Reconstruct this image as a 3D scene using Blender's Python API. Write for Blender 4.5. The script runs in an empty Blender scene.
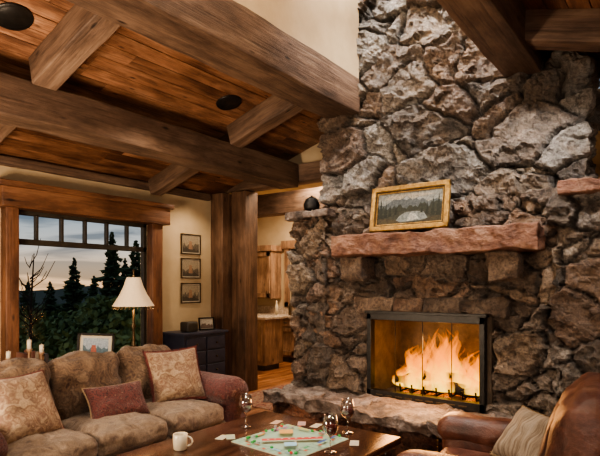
import bpy,bmesh,math,random
import numpy as np
from mathutils import Vector,Matrix,noise,Euler
random.seed(7)
S=bpy.context.scene; COL=S.collection
R=math.radians
try: S.view_settings.look='AgX - Medium High Contrast'
except Exception: pass
S.view_settings.exposure=.4
# ---------------------------------------------------------------- helpers
def mkobj(name,verts,faces,mat=None,smooth=False,loc=None,rot=None):
    me=bpy.data.meshes.new(name); me.from_pydata([tuple(v) for v in verts],[],faces); me.update()
    o=bpy.data.objects.new(name,me); COL.objects.link(o)
    if mat: me.materials.append(mat)
    if smooth: me.polygons.foreach_set('use_smooth',[True]*len(me.polygons))
    if loc is not None: o.location=loc
    if rot is not None: o.rotation_euler=rot
    return o
def group(name,parts,loc=(0,0,0),rot=(0,0,0)):
    e=bpy.data.objects.new(name,None); COL.objects.link(e); e.location=loc; e.rotation_euler=rot
    e.empty_display_size=.1
    for p in parts: p.parent=e
    return e
def join(name,parts):
    bpy.context.view_layer.update()
    vs=[];fs=[];mi=[];mats=[];sm=[];cols=[]
    for p in parts:
        M=p.matrix_basis; off=len(vs); me=p.data
        vs+= [tuple(M@v.co) for v in me.vertices]
        lm=[]
        for m in me.materials:
            if m not in mats: mats.append(m)
            lm.append(mats.index(m))
        ca=me.attributes.get('Col')
        for f in me.polygons:
            fs.append([i+off for i in f.vertices]); mi.append(lm[f.material_index] if lm else 0); sm.append(f.use_smooth)
        if ca and ca.domain=='POINT': cols+=[tuple(d.color) for d in ca.data]
        else: cols+=[(1,1,1,1)]*len(me.vertices)
        bpy.data.objects.remove(p)
    o=mkobj(name,vs,fs)
    for m in mats: o.data.materials.append(m)
    o.data.polygons.foreach_set('material_index',mi); o.data.polygons.foreach_set('use_smooth',sm)
    setcol(o,cols); o.data.update()
    return o
def setcol(o,cols):
    a=o.data.attributes.get('Col') or o.data.attributes.new('Col','FLOAT_COLOR','POINT')
    arr=np.array(cols,dtype=np.float32)
    if arr.ndim==1: arr=np.tile(arr,(len(o.data.vertices),1))
    if arr.shape[1]==3: arr=np.hstack([arr,np.ones((len(arr),1),np.float32)])
    a.data.foreach_set('color',arr.ravel())
def axis_pts(h,r,n):
    mid=list(np.linspace(-h+r,h-r,n+1))
    if r>1e-4:
        e=[h-r*.6,h-r*.25,h]; return [-x for x in e[::-1]]+mid+e
    return mid
def boxgrid(size,r,ns,skip=None):
    A=[axis_pts(size[i]/2,r,ns[i]) for i in range(3)]
    d={};vl=[];fl=[]
    def vid(p):
        k=(round(p[0],5),round(p[1],5),round(p[2],5))
        if k not in d: d[k]=len(vl); vl.append(p)
        return d[k]
    for ax in range(3):
        u,v=(ax+1)%3,(ax+2)%3; U=A[u];V=A[v]
        for s in(-1,1):
            w=s*size[ax]/2
            idx=[[None]*len(V) for _ in U]
            for i,a in enumerate(U):
                for j,b in enumerate(V):
                    p=[0,0,0];p[ax]=w;p[u]=a;p[v]=b; idx[i][j]=p
            for i in range(len(U)-1):
                for j in range(len(V)-1):
                    if skip:
                        c=[0,0,0];c[ax]=w;c[u]=(U[i]+U[i+1])/2;c[v]=(V[j]+V[j+1])/2
                        if skip(ax,s,c): continue
                    q=[vid(idx[i][j]),vid(idx[i+1][j]),vid(idx[i+1][j+1]),vid(idx[i][j+1])]
                    fl.append(q if s>0 else q[::-1])
    return np.array(vl,float),fl
def softbox(name,c,size,mat,r=.03,n=8,puff=(0,0,0),amp=0,ns=4.,rot=None,seed=0,smooth=True):
    r=min(r,min(size)/2-.0005)
    if isinstance(n,int): n=[max(1,min(n,int(n*s/max(size)+1))) for s in size]
    V,F=boxgrid(size,r,n); h=np.array(size)/2
    q=np.clip(V,-(h-r),(h-r)); d=V-q; L=np.linalg.norm(d,axis=1,keepdims=True); L[L==0]=1
    a=V/h
    P=q+d/L*r
    for i in range(3):
        j,k=(i+1)%3,(i+2)%3
        P[:,i]+=a[:,i]*puff[i]*np.clip(1-a[:,j]**2,0,1)*np.clip(1-a[:,k]**2,0,1)
    if amp:
        for m in range(len(P)):
            v=Vector(P[m])*ns+Vector((seed*3.1,seed*1.7,seed*.9)); P[m]+=np.array(noise.turbulence_vector(v,3,False))*amp
    return mkobj(name,P,F,mat,smooth,c,rot)
def box(name,lo,hi,mat,bev=.004):
    c=[(a+b)/2 for a,b in zip(lo,hi)]; s=[abs(b-a) for a,b in zip(lo,hi)]
    return softbox(name,c,s,mat,r=bev,n=1,smooth=False)
def beam(name,lo,hi,mat,r=.012,amp=.006,rot=None,res=.12,seed=None):
    c=[(a+b)/2 for a,b in zip(lo,hi)]; s=[abs(b-a) for a,b in zip(lo,hi)]
    return softbox(name,c,s,mat,r=r,n=[max(2,int(x/res)) for x in s],amp=amp,ns=2.2,rot=rot,seed=random.random()*9 if seed is None else seed)
def lathe(name,prof,mat,loc=(0,0,0),seg=28,pleat=0,smooth=True,rot=None,sc=(1,1)):
    vs=[];fs=[];n=len(prof)
    for i in range(seg):
        a=2*math.pi*i/seg; k=1+pleat*(1 if i%2 else -1)
        for (r,z) in prof: vs.append((r*k*math.cos(a)*sc[0],r*k*math.sin(a)*sc[1],z))
    for i in range(seg):
        j=(i+1)%seg
        for m in range(n-1): fs.append([i*n+m,j*n+m,j*n+m+1,i*n+m+1])
    o=mkobj(name,vs,fs,mat,smooth,loc,rot); return o
def tube(name,pts,rad,mat,seg=8,closed=False):
    pts=[Vector(p) for p in pts]; n=len(pts); vs=[];fs=[]
    for i,p in enumerate(pts):
        a=pts[(i-1)%n] if (closed or i>0) else p; b=pts[(i+1)%n] if (closed or i<n-1) else p
        t=(b-a).normalized(); up=Vector((0,0,1)) if abs(t.z)<.95 else Vector((1,0,0))
        x=t.cross(up).normalized(); y=t.cross(x)
        rr=rad[i] if isinstance(rad,(list,tuple)) else rad
        for k in range(seg):
            an=2*math.pi*k/seg; vs.append(p+x*math.cos(an)*rr+y*math.sin(an)*rr)
    for i in range(n if closed else n-1):
        j=(i+1)%n
        for k in range(seg): fs.append([i*seg+k,i*seg+(k+1)%seg,j*seg+(k+1)%seg,j*seg+k])
    if not closed: fs.append(list(range(seg))); fs.append([(n-1)*seg+k for k in range(seg)][::-1])
    return mkobj(name,vs,fs,mat,True)
def pillow(name,w,h,t,mat,trim,loc,rot,seed=0,tr=.008,fringe=0):
    n=22; vs=[];fs=[]
    def P(a,b,s):
        x=a*w/2*(1-.09*(1-b*b)); y=b*h/2*(1-.09*(1-a*a))
        z=s*t/2*(max(0,(1-a**4))*max(0,(1-b**4)))**.5
        nz=noise.noise(Vector((a*2+seed,b*2,s)))*.25*t*(1-a*a)*(1-b*b)
        return (x,y,z+nz)
    G=[math.sin(math.pi/2*(-1+2*i/n)) for i in range(n+1)]
    for s in(1,-1):
        off=len(vs)
        for a in G:
            for b in G: vs.append(P(a,b,s))
        for i in range(n):
            for j in range(n):
                q=[off+i*(n+1)+j,off+(i+1)*(n+1)+j,off+(i+1)*(n+1)+j+1,off+i*(n+1)+j+1]; fs.append(q if s>0 else q[::-1])
    body=mkobj('cover',vs,fs,mat,True)
    ring=[P(a,-1,1) for a in G]+[P(1,b,1) for b in G[1:]]+[P(a,1,1) for a in G[::-1][1:]]+[P(-1,b,1) for b in G[::-1][1:-1]]
    parts=[body,tube('piping',ring,tr,trim,6,True)]
    if fringe:
        rr=random.Random(seed); m=len(ring)
        for i in range(m):
            for q in (0,.33,.66):
                p=Vector(ring[i]).lerp(Vector(ring[(i+1)%m]),q); d=Vector((p.x,p.y,0)).normalized()
                parts.append(tube('fr',[p,p+d*fringe*.6+Vector((0,0,rr.uniform(-.006,.006))),p+d*fringe+Vector((0,0,rr.uniform(-.012,.012)))],[.004,.005,.003],trim,4))
    o=join(name,parts); o.location=loc; o.rotation_euler=rot; return o
# ---------------------------------------------------------------- materials
def newmat(name):
    m=bpy.data.materials.new(name); m.use_nodes=True; nt=m.node_tree
    return m,nt,nt.nodes['Principled BSDF']
def nd(nt,t,ins={},**kw):
    n=nt.nodes.new(t)
    for k,v in kw.items(): setattr(n,k,v)
    for k,v in ins.items():
        if isinstance(v,bpy.types.NodeSocket): nt.links.new(v,n.inputs[k])
        else: n.inputs[k].default_value=v
    return n
def ramp(nt,fac,stops):
    r=nt.nodes.new('ShaderNodeValToRGB'); nt.links.new(fac,r.inputs[0]); e=r.color_ramp.elements
    while len(e)<len(stops): e.new(.5)
    for el,(p,c) in zip(e,stops): el.position=p; el.color=(c[0],c[1],c[2],1)
    return r.outputs[0]
def mul(nt,a,b,f=1.,bt='MULTIPLY'):
    m=nd(nt,'ShaderNodeMix',data_type='RGBA',blend_type=bt); m.inputs[0].default_value=f
    for s,i in((a,6),(b,7)):
        if isinstance(s,bpy.types.NodeSocket): nt.links.new(s,m.inputs[i])
        else: m.inputs[i].default_value=(*s,1)
    return m.outputs[2]
def proc(name,stops,scale=5,stretch=(1,1,1),rough=.6,bump=.2,detail=8,dist=0.,metal=0,attr=False,bscale=None,spec=.5,sheen=0,kind='noise',fine=None,bdist=.02):
    m,nt,b=newmat(name)
    tc=nd(nt,'ShaderNodeTexCoord'); mp=nd(nt,'ShaderNodeMapping',{'Vector':tc.outputs['Object'],'Scale':stretch})
    if kind=='noise':
        t=nd(nt,'ShaderNodeTexNoise',{'Vector':mp.outputs[0],'Scale':scale,'Detail':detail,'Roughness':.62,'Distortion':dist}); f=t.outputs[0]
    else:
        nz=nd(nt,'ShaderNodeTexNoise',{'Vector':mp.outputs[0],'Scale':scale*.6,'Detail':3.})
        w=nd(nt,'ShaderNodeVectorMath',{0:mp.outputs[0],1:nz.outputs[1]},operation='ADD')
        t=nd(nt,'ShaderNodeTexVoronoi',{'Vector':w.outputs[0],'Scale':scale},feature='SMOOTH_F1'); f=t.outputs[0]
    c=ramp(nt,f,stops)
    n2=nd(nt,'ShaderNodeTexNoise',{'Vector':mp.outputs[0],'Scale':bscale or scale*5,'Detail':6.,'Roughness':.7})
    if fine: c=mul(nt,c,ramp(nt,n2.outputs[0],[(.3,(fine[0],)*3),(.7,(fine[1],)*3)]))
    if attr:
        at=nd(nt,'ShaderNodeAttribute',attribute_name='Col'); c=mul(nt,c,at.outputs['Color'])
    nt.links.new(c,b.inputs['Base Color'])
    b.inputs['Roughness'].default_value=rough; b.inputs['Metallic'].default_value=metal
    b.inputs['Specular IOR Level'].default_value=spec
    if sheen: b.inputs['Sheen Weight'].default_value=sheen
    if bump:
        ad=nd(nt,'ShaderNodeMath',{0:f,1:n2.outputs[0]},operation='ADD')
        bp=nd(nt,'ShaderNodeBump',{'Height':ad.outputs[0],'Strength':bump,'Distance':bdist}); nt.links.new(bp.outputs[0],b.inputs['Normal'])
    return m
def wood(name,dark,mid,light,stretch,rough=.55,bump=.35,attr=False,knots=True,scale=3.,k=0):
    m,nt,b=newmat(name)
    tc=nd(nt,'ShaderNodeTexCoord'); co=tc.outputs['Object']
    if attr:
        at=nd(nt,'ShaderNodeAttribute',attribute_name='Col')
        sh=nd(nt,'ShaderNodeVectorMath',{0:at.outputs['Color'],1:(17.,31.,23.)},operation='MULTIPLY')
        co=nd(nt,'ShaderNodeVectorMath',{0:co,1:sh.outputs[0]},operation='ADD').outputs[0]
    mp=nd(nt,'ShaderNodeMapping',{'Vector':co,'Scale':stretch})
    t=nd(nt,'ShaderNodeTexNoise',{'Vector':mp.outputs[0],'Scale':scale,'Detail':10.,'Roughness':.72,'Distortion':.35})
    c=ramp(nt,t.outputs[0],[(.30-k,dark),(.5,mid),(.68+k,light)])
    mp2=nd(nt,'ShaderNodeMapping',{'Vector':co,'Scale':[math.sqrt(s) for s in stretch]})
    t2=nd(nt,'ShaderNodeTexNoise',{'Vector':mp2.outputs[0],'Scale':scale*.8,'Detail':6.,'Roughness':.65})
    c=mul(nt,c,ramp(nt,t2.outputs[0],[(.36,(.42,.38,.36)),(.58,(1,1,1))]))
    mp3=nd(nt,'ShaderNodeMapping',{'Vector':co,'Scale':[s*(6 if s>1 else 1.6) for s in stretch]})
    t3=nd(nt,'ShaderNodeTexNoise',{'Vector':mp3.outputs[0],'Scale':scale,'Detail':5.,'Roughness':.6})
    c=mul(nt,c,ramp(nt,t3.outputs[0],[(.32,(.55,.52,.50)),(.48,(1,1,1)),(.7,(1.0,1.0,1.0))]))
    if knots:
        v=nd(nt,'ShaderNodeTexVoronoi',{'Vector':mp2.outputs[0],'Scale':scale*1.3})
        c=mul(nt,c,ramp(nt,v.outputs[0],[(.04,(.12,.08,.06)),(.13,(1,1,1))]))
    if attr:
        g=nd(nt,'ShaderNodeSeparateColor',{'Color':at.outputs['Color']})
        c=mul(nt,c,ramp(nt,g.outputs[0],[(0,(.42,.38,.36)),(.5,(.85,.82,.8)),(1,(1.0,1.0,1.0))]))
    nt.links.new(c,b.inputs['Base Color']); b.inputs['Roughness'].default_value=rough
    ad=nd(nt,'ShaderNodeMath',{0:t.outputs[0],1:t3.outputs[0]},operation='ADD')
    bp=nd(nt,'ShaderNodeBump',{'Height':ad.outputs[0],'Strength':bump,'Distance':.02}); nt.links.new(bp.outputs[0],b.inputs['Normal'])
    return m
def plain(name,c,rough=.5,metal=0,emit=None,es=1):
    m,nt,b=newmat(name)
    t=nd(nt,'ShaderNodeTexNoise',{'Scale':25.,'Detail':3.}); 
    col=mul(nt,c,ramp(nt,t.outputs[0],[(.3,(.88,.88,.88)),(.7,(1,1,1))])); nt.links.new(col,b.inputs['Base Color'])
    b.inputs['Roughness'].default_value=rough; b.inputs['Metallic'].default_value=metal
    if emit: b.inputs['Emission Color'].default_value=(*emit,1); b.inputs['Emission Strength'].default_value=es
    return m
def attrmat(name,rough=.5,nz=0,sc=40):
    m,nt,b=newmat(name); at=nd(nt,'ShaderNodeAttribute',attribute_name='Col'); c=at.outputs['Color']
    if nz:
        tc=nd(nt,'ShaderNodeTexCoord'); t=nd(nt,'ShaderNodeTexNoise',{'Vector':tc.outputs['Object'],'Scale':float(sc),'Detail':6.,'Roughness':.7})
        c=mul(nt,c,ramp(nt,t.outputs[0],[(.35,(1-nz,)*3),(.65,(1,1,1))]))
    nt.links.new(c,b.inputs['Base Color']); b.inputs['Roughness'].default_value=rough; return m
def stone_mat():
    m,nt,b=newmat('fieldstone')
    tc=nd(nt,'ShaderNodeTexCoord'); co=tc.outputs['Object']
    at=nd(nt,'ShaderNodeAttribute',attribute_name='Col')
    n1=nd(nt,'ShaderNodeTexNoise',{'Vector':co,'Scale':7.,'Detail':12.,'Roughness':.75,'Distortion':.4})
    n2=nd(nt,'ShaderNodeTexNoise',{'Vector':co,'Scale':38.,'Detail':8.,'Roughness':.8})
    n3=nd(nt,'ShaderNodeTexNoise',{'Vector':co,'Scale':3.2,'Detail':8.,'Roughness':.7})
    n4=nd(nt,'ShaderNodeTexNoise',{'Vector':co,'Scale':6.,'Detail':12.,'Roughness':.8,'Distortion':.8})
    c=mul(nt,at.outputs['Color'],ramp(nt,n1.outputs[0],[(.36,(.28,.25,.24)),(.5,(.95,.92,.89)),(.66,(1.0,1.0,1.0))]))
    pat=ramp(nt,n3.outputs[0],[(.5,(0,0,0)),(.6,(.5,.5,.5))])
    mx=nd(nt,'ShaderNodeMix',data_type='RGBA'); nt.links.new(pat,mx.inputs[0]); nt.links.new(c,mx.inputs[6])
    c2=mul(nt,(.33,.235,.165),ramp(nt,n1.outputs[0],[(.36,(.4,.4,.4)),(.55,(1,1,1))])); nt.links.new(c2,mx.inputs[7])
    mx2=nd(nt,'ShaderNodeMix',data_type='RGBA'); nt.links.new(ramp(nt,n4.outputs[0],[(.55,(0,0,0)),(.64,(.7,.7,.7))]),mx2.inputs[0]); nt.links.new(mx.outputs[2],mx2.inputs[6])
    c3=mul(nt,at.outputs['Color'],(2.1,2.15,2.2)); nt.links.new(c3,mx2.inputs[7])
    c=mul(nt,mx2.outputs[2],ramp(nt,n2.outputs[0],[(.40,(.30,.28,.27)),(.55,(1,1,1))]))
    nt.links.new(c,b.inputs['Base Color']); b.inputs['Roughness'].default_value=.42; b.inputs['Specular IOR Level'].default_value=.8
    ad=nd(nt,'ShaderNodeMath',{0:n1.outputs[0],1:n2.outputs[0]},operation='ADD')
    bp=nd(nt,'ShaderNodeBump',{'Height':ad.outputs[0],'Strength':1.,'Distance':.04}); nt.links.new(bp.outputs[0],b.inputs['Normal'])
    return m
M_stone=stone_mat()
M_beamY=wood('rough_timber_y',(.06,.035,.024),(.155,.095,.063),(.26,.175,.12),(3.2,.4,3.2),rough=.65,k=.05)
M_beamX=wood('rough_timber_x',(.06,.035,.024),(.165,.10,.066),(.27,.18,.125),(.4,3.2,3.2),rough=.65,k=.05)
M_beamZ=wood('rough_timber_z',(.055,.028,.017),(.15,.08,.046),(.25,.145,.09),(3.2,3.2,.4),rough=.6,k=.05)
M_redY=wood('stained_header',(.07,.028,.014),(.21,.092,.045),(.31,.155,.08),(3.2,.4,3.2),k=.04)
M_redZ=wood('stained_jamb',(.07,.028,.014),(.20,.085,.042),(.30,.145,.072),(3.2,3.2,.4),k=.04)
M_plank=wood('ceiling_planks',(.08,.034,.02),(.29,.135,.07),(.47,.26,.15),(5,.6,5),rough=.5,attr=True)
M_floor=wood('hardwood',(.16,.055,.018),(.36,.15,.06),(.5,.25,.11),(6,.5,6),rough=.3,attr=True,knots=False,bump=.1)
M_cab=wood('knotty_alder',(.12,.06,.03),(.30,.175,.10),(.42,.27,.165),(3,3,.5),rough=.45,bump=.1)
M_table=wood('walnut_table',(.025,.011,.007),(.075,.033,.02),(.14,.066,.038),(3,.4,3),rough=.2,bump=.08,knots=False)
M_wall=proc('plaster',[(.3,(.43,.32,.19)),(.7,(.51,.39,.245))],scale=3,rough=.85,bump=.08)
M_sofa=proc('chenille',[(.12,(.065,.032,.02)),(.36,(.18,.11,.062)),(.52,(.10,.055,.032)),(.68,(.22,.145,.09))],scale=8,rough=.9,bump=.5,sheen=.15,kind='v',bscale=90,fine=(.5,1.1))
M_seat=proc('seat_chenille',[(.12,(.11,.065,.042)),(.34,(.24,.165,.105)),(.5,(.16,.105,.068)),(.68,(.29,.205,.14))],scale=6,rough=.85,bump=.5,sheen=.15,kind='v',bscale=90,fine=(.5,1.1))
M_redfab=proc('red_brocade',[(.2,(.035,.006,.006)),(.42,(.14,.028,.022)),(.55,(.055,.012,.011)),(.75,(.24,.11,.08))],scale=14,rough=.75,bump=.5,sheen=.15,kind='v',bscale=100,fine=(.55,1.1))
M_gold=proc('gold_brocade',[(.12,(.19,.09,.05)),(.3,(.34,.23,.14)),(.46,(.19,.10,.06)),(.62,(.40,.285,.18))],scale=8,rough=.8,bump=.5,sheen=.15,kind='v',bscale=110,fine=(.55,1.1))
M_redtrim=proc('red_trim',[(.3,(.07,.014,.011)),(.7,(.15,.036,.028))],scale=60,rough=.8,bump=.4)
M_ltrim=proc('tan_trim',[(.3,(.2,.13,.065)),(.7,(.35,.25,.145))],scale=60,rough=.8,bump=.4)
M_leather=proc('worn_leather',[(.32,(.04,.014,.010)),(.47,(.11,.040,.026)),(.6,(.18,.078,.052)),(.75,(.28,.16,.11))],scale=5,rough=.36,bump=.3,bscale=60,fine=(.7,1.05),dist=.6)
M_pil=proc('linen_stripe',[(.40,(.22,.16,.11)),(.52,(.38,.30,.22)),(.6,(.45,.37,.29))],scale=5,stretch=(1,14,1),rough=.9,bump=.5,bscale=80,fine=(.6,1.05))
M_iron=proc('black_iron',[(.3,(.012,.011,.010)),(.7,(.03,.027,.025))],scale=20,rough=.4,bump=.1,metal=.6)
M_bronze=proc('bronze',[(.3,(.05,.035,.02)),(.7,(.12,.085,.05))],scale=20,rough=.4,bump=.1,metal=.8)
M_darkwin=proc('window_sash',[(.3,(.022,.018,.014)),(.7,(.05,.04,.03))],scale=8,rough=.5,bump=.1)
M_goldf=proc('gilt_frame',[(.3,(.16,.085,.022)),(.7,(.50,.30,.085))],scale=25,rough=.35,bump=.5,metal=.6)
M_mantel=proc('mantel_sandstone',[(.34,(.10,.038,.024)),(.5,(.25,.115,.07)),(.66,(.36,.20,.13))],scale=5,stretch=(1,1,1.4),rough=.6,bump=.9,detail=12,bscale=26,fine=(.5,1.05),bdist=.035)
M_hearth=proc('hearth_slab',[(.34,(.07,.05,.04)),(.5,(.21,.155,.125)),(.66,(.37,.30,.255))],scale=6,rough=.5,bump=1.,detail=12,bscale=30,fine=(.4,1.05),bdist=.035)
M_brick=proc('firebrick',[(.3,(.06,.042,.028)),(.7,(.15,.105,.07))],scale=8,rough=.9,bump=.5)
M_log=proc('charred_log',[(.3,(.01,.008,.007)),(.6,(.03,.02,.015)),(.75,(.09,.055,.035))],scale=10,rough=.9,bump=.8)
M_granite=proc('granite_top',[(.3,(.25,.18,.12)),(.7,(.6,.5,.4))],scale=30,rough=.2,bump=0)
M_navy=proc('painted_navy',[(.3,(.018,.022,.04)),(.7,(.045,.05,.085))],scale=6,rough=.45,bump=.1)
M_shade=plain('parchment_shade',(.66,.53,.37),.8,emit=(1,.72,.42),es=.2)
M_white=plain('white_ceramic',(.62,.54,.40),.25)
M_cream=plain('cream_paper',(.52,.46,.36),.7)
M_attr=attrmat('printed',.5); M_oil=attrmat('oil_paint',.45,.65,45); M_print=attrmat('old_print',.6,.5,60)
M_rug=proc('oriental_rug',[(.15,(.04,.018,.018)),(.35,(.20,.06,.035)),(.5,(.25,.17,.11)),(.7,(.10,.03,.03))],scale=9,rough=.95,bump=.3,kind='v',bscale=120)
M_leaf=proc('evergreen',[(.3,(.025,.042,.024)),(.7,(.075,.12,.055))],scale=3,rough=.9,bump=0)
M_leaf2=proc('shrub_leaf',[(.35,(.05,.085,.03)),(.65,(.22,.29,.11))],scale=.8,rough=.8,bump=0)
M_grass=proc('meadow',[(.3,(.05,.07,.03)),(.7,(.10,.12,.05))],scale=.5,rough=.95,bump=0)
def glassmat(name,col,gl=.08,k=.5,bl=.25):
    m=bpy.data.materials.new(name); m.use_nodes=True; nt=m.node_tree; nt.nodes.clear()
    o=nd(nt,'ShaderNodeOutputMaterial'); a=nd(nt,'ShaderNodeBsdfTransparent',{'Color':(*col,1)}); g=nd(nt,'ShaderNodeBsdfGlossy',{'Roughness':.03})
    lw=nd(nt,'ShaderNodeLayerWeight',{'Blend':bl}); mm=nd(nt,'ShaderNodeMath',{0:lw.outputs['Facing'],1:k},operation='MULTIPLY'); ad=nd(nt,'ShaderNodeMath',{0:mm.outputs[0],1:gl},operation='ADD')
    x=nd(nt,'ShaderNodeMixShader',{0:ad.outputs[0],1:a.outputs[0],2:g.outputs[0]}); nt.links.new(x.outputs[0],o.inputs[0]); return m
M_glass=glassmat('window_glass',(.98,.99,.98),.0,.02); M_wineglass=glassmat('crystal',(.92,.92,.92),.16,.6,.5)
M_wine=plain('red_wine',(.09,.004,.008),.1)
def flamemat():
    m=bpy.data.materials.new('flame'); m.use_nodes=True; nt=m.node_tree; nt.nodes.clear()
    o=nd(nt,'ShaderNodeOutputMaterial'); at=nd(nt,'ShaderNodeAttribute',attribute_name='Col'); sp=nd(nt,'ShaderNodeSeparateColor',{'Color':at.outputs['Color']})
    tc=nd(nt,'ShaderNodeTexCoord'); mp=nd(nt,'ShaderNodeMapping',{'Vector':tc.outputs['Object'],'Scale':(13,13,4)})
    n=nd(nt,'ShaderNodeTexNoise',{'Vector':mp.outputs[0],'Scale':1.,'Detail':4.,'Distortion':1.2})
    ad=nd(nt,'ShaderNodeMath',{0:sp.outputs[0],1:n.outputs[0]},operation='ADD')
    c=ramp(nt,ad.outputs[0],[(.45,(1,.60,.08)),(.8,(1,.40,.03)),(1,(.9,.22,.01))])
    lw=nd(nt,'ShaderNodeLayerWeight',{'Blend':.5}); fc=nd(nt,'ShaderNodeMapRange',{0:lw.outputs['Facing'],1:.1,2:.85,3:1.,4:0.})
    al=nd(nt,'ShaderNodeMath',{0:n.outputs[0],1:sp.outputs[0]},operation='SUBTRACT'); al2=nd(nt,'ShaderNodeMapRange',{0:al.outputs[0],1:-.45,2:.35,3:0.,4:.38})
    al3=nd(nt,'ShaderNodeMath',{0:al2.outputs[0],1:fc.outputs[0]},operation='MULTIPLY')
    e=nd(nt,'ShaderNodeEmission',{'Color':c,'Strength':2.6}); t=nd(nt,'ShaderNodeBsdfTransparent')
    x=nd(nt,'ShaderNodeMixShader',{0:al3.outputs[0],1:t.outputs[0],2:e.outputs[0]}); nt.links.new(x.outputs[0],o.inputs[0]); return m
M_flame=flamemat()
def embermat():
    m,nt,b=newmat('ember'); t=nd(nt,'ShaderNodeTexNoise',{'Scale':30.,'Detail':3.}); b.inputs['Base Color'].default_value=(.02,.015,.012,1)
    c=ramp(nt,t.outputs[0],[(.48,(0,0,0)),(.58,(1,.22,.02))]); nt.links.new(c,b.inputs['Emission Color']); b.inputs['Emission Strength'].default_value=1.6; return m
M_ember=embermat()
# ---------------------------------------------------------------- stone masses
def hsh(c,s):
    v=np.sin(c[:,0]*127.1+c[:,1]*311.7+c[:,2]*74.7+s*19.19)*43758.5453
    return v-np.floor(v)
PAL=np.array([(.21,.175,.15),(.30,.26,.225),(.12,.10,.085),(.34,.29,.235),(.22,.16,.125),(.38,.36,.335),(.27,.22,.175),(.16,.14,.125),(.30,.285,.27),(.27,.195,.145)])
def vor(P,cell,seed,wt=.45,j=.46):
    Q=P/np.array(cell); I=np.floor(Q)
    n=len(P); F1=np.full(n,9e9);F2=np.full(n,9e9);C1=np.zeros((n,3));C2=np.zeros((n,3));ID=np.zeros((n,3))
    for i in(-1,0,1):
        for jj in(-1,0,1):
            for k in(-1,0,1):
                ci=I+np.array([i,jj,k]); c=ci+.5+j*(2*np.stack([hsh(ci,seed+1),hsh(ci,seed+2),hsh(ci,seed+3)],1)-1)
                w=wt*hsh(ci,seed+4); d=((Q-c)**2).sum(1)-w
                m=d<F1; m2=(~m)&(d<F2)
                F2=np.where(m,F1,np.where(m2,d,F2)); C2=np.where(m[:,None],C1,np.where(m2[:,None],c,C2))
                F1=np.where(m,d,F1); C1=np.where(m[:,None],c,C1); ID=np.where(m[:,None],ci,ID)
    e=(F2-F1)/(2*np.maximum(np.linalg.norm(C2-C1,axis=1),.2))
    return e,ID,Q-C1
def rv3(ID,s): return np.stack([hsh(ID,s),hsh(ID,s+1),hsh(ID,s+2)],1)-.5
def stonemass(name,lo,hi,cell,seed,res=.02,amp=1.,skip=None,tint=(1,1,1)):
    lo=np.array(lo);hi=np.array(hi);c=(lo+hi)/2;s=hi-lo
    sk=(lambda ax,sg,p:skip(ax,sg,np.array(p)+c)) if skip else None
    V,F=boxgrid(s,0,[max(2,int(x/res)) for x in s],sk); V=V+c
    o=mkobj(name,V,F,M_stone,False); nn=np.zeros(len(V)*3,np.float32); o.data.vertices.foreach_get('normal',nn); nn=nn.reshape(-1,3)
    W=np.array([noise.noise_vector(Vector(p)*2.2+Vector((seed,0,0))) for p in V]); W2=np.array([noise.noise_vector(Vector(p)*8) for p in V]); W3=np.array([noise.noise_vector(Vector(p)*24) for p in V])
    Pw=V+W*.11+W2*.03+W3*.012
    e,ID,rel=vor(Pw,cell,seed,wt=.7)
    e2,ID2,rel2=vor(V+W2*.03+W3*.008,np.array((.17,.17,.12)),seed+50)
    e3,ID3,rel3=vor(V+W3*.012,np.array((.075,.075,.055)),seed+90)
    g=np.clip(e/.065,0,1)**.6; chip=np.clip(e/.2,0,1)
    h=(hsh(ID,seed+5)-.5)*.07+(rel*rv3(ID,seed+7)).sum(1)*.11-.082*(1-g)
    h+=((hsh(ID2,3)-.5)*.030+(rel2*rv3(ID2,5)).sum(1)*.095)*(.35+.65*chip)
    h+=((hsh(ID3,4)-.5)*.010+(rel3*rv3(ID3,6)).sum(1)*.038)
    fr=np.array([noise.fractal(Vector(p)*9,1.,2.,5) for p in V]); h+=fr*.011
    V2=V+nn*(h*amp)[:,None]
    o.data.vertices.foreach_set('co',V2.astype(np.float32).ravel()); o.data.update()
    ci=(hsh(ID,seed+6)*len(PAL)).astype(int)%len(PAL); C=PAL[ci]*np.array(tint)*(.78+.44*hsh(ID2,10))[:,None]*(.82+.36*hsh(ID3,12))[:,None]
    joint_shade=np.array((.02,.016,.013)); sm2=np.clip(e/.035,0,1)[:,None]  # shadow between stones painted near-black into the joints, not mortar
    setcol(o,C*sm2+joint_shade*(1-sm2)); return o
FX0,FX1,FZ0,FZ1=-2.46,-1.38,.45,1.21
def skipbase(ax,sg,p):
    if ax==1 and sg>0: return True
    if ax==2 and sg<0: return True
    if ax==1 and sg<0 and FX0<p[0]<FX1 and FZ0<p[2]<FZ1: return True
    return False
sk0=lambda ax,sg,p:(ax==1 and sg>0) or (ax==2 and sg<0)
base=stonemass('base_stone',(-3.40,4.46,0),(-.05,5.5,2.25),(.38,.38,.22),3,res=.018,skip=skipbase,tint=(1.05,.90,.78))
chim=stonemass('chimney_stone',(-3.13,4.52,2.15),(-.63,5.5,5.3),(.50,.50,.31),11,res=.017,amp=1.15,skip=sk0,tint=(1.0,.99,.97))
pil=stonemass('corner_stone',(-3.42,4.38,0),(-2.98,4.8,2.2),(.44,.44,.27),23,res=.018,skip=sk0,tint=(1.03,.95,.87))
pil2=stonemass('shoulder_stone',(-.84,4.36,0),(-.05,4.8,2.2),(.44,.44,.29),29,res=.018,skip=sk0,tint=(1.03,.95,.87))
capl=softbox('cap_left',(-3.2,4.7,2.24),(.55,.75,.08),M_hearth,r=.012,n=18,amp=.03,ns=5,seed=2,smooth=False)
capr=softbox('cap_right',(-.36,4.66,2.24),(.85,.75,.10),M_mantel,r=.012,n=18,amp=.03,ns=5,seed=5,smooth=False)
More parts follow.
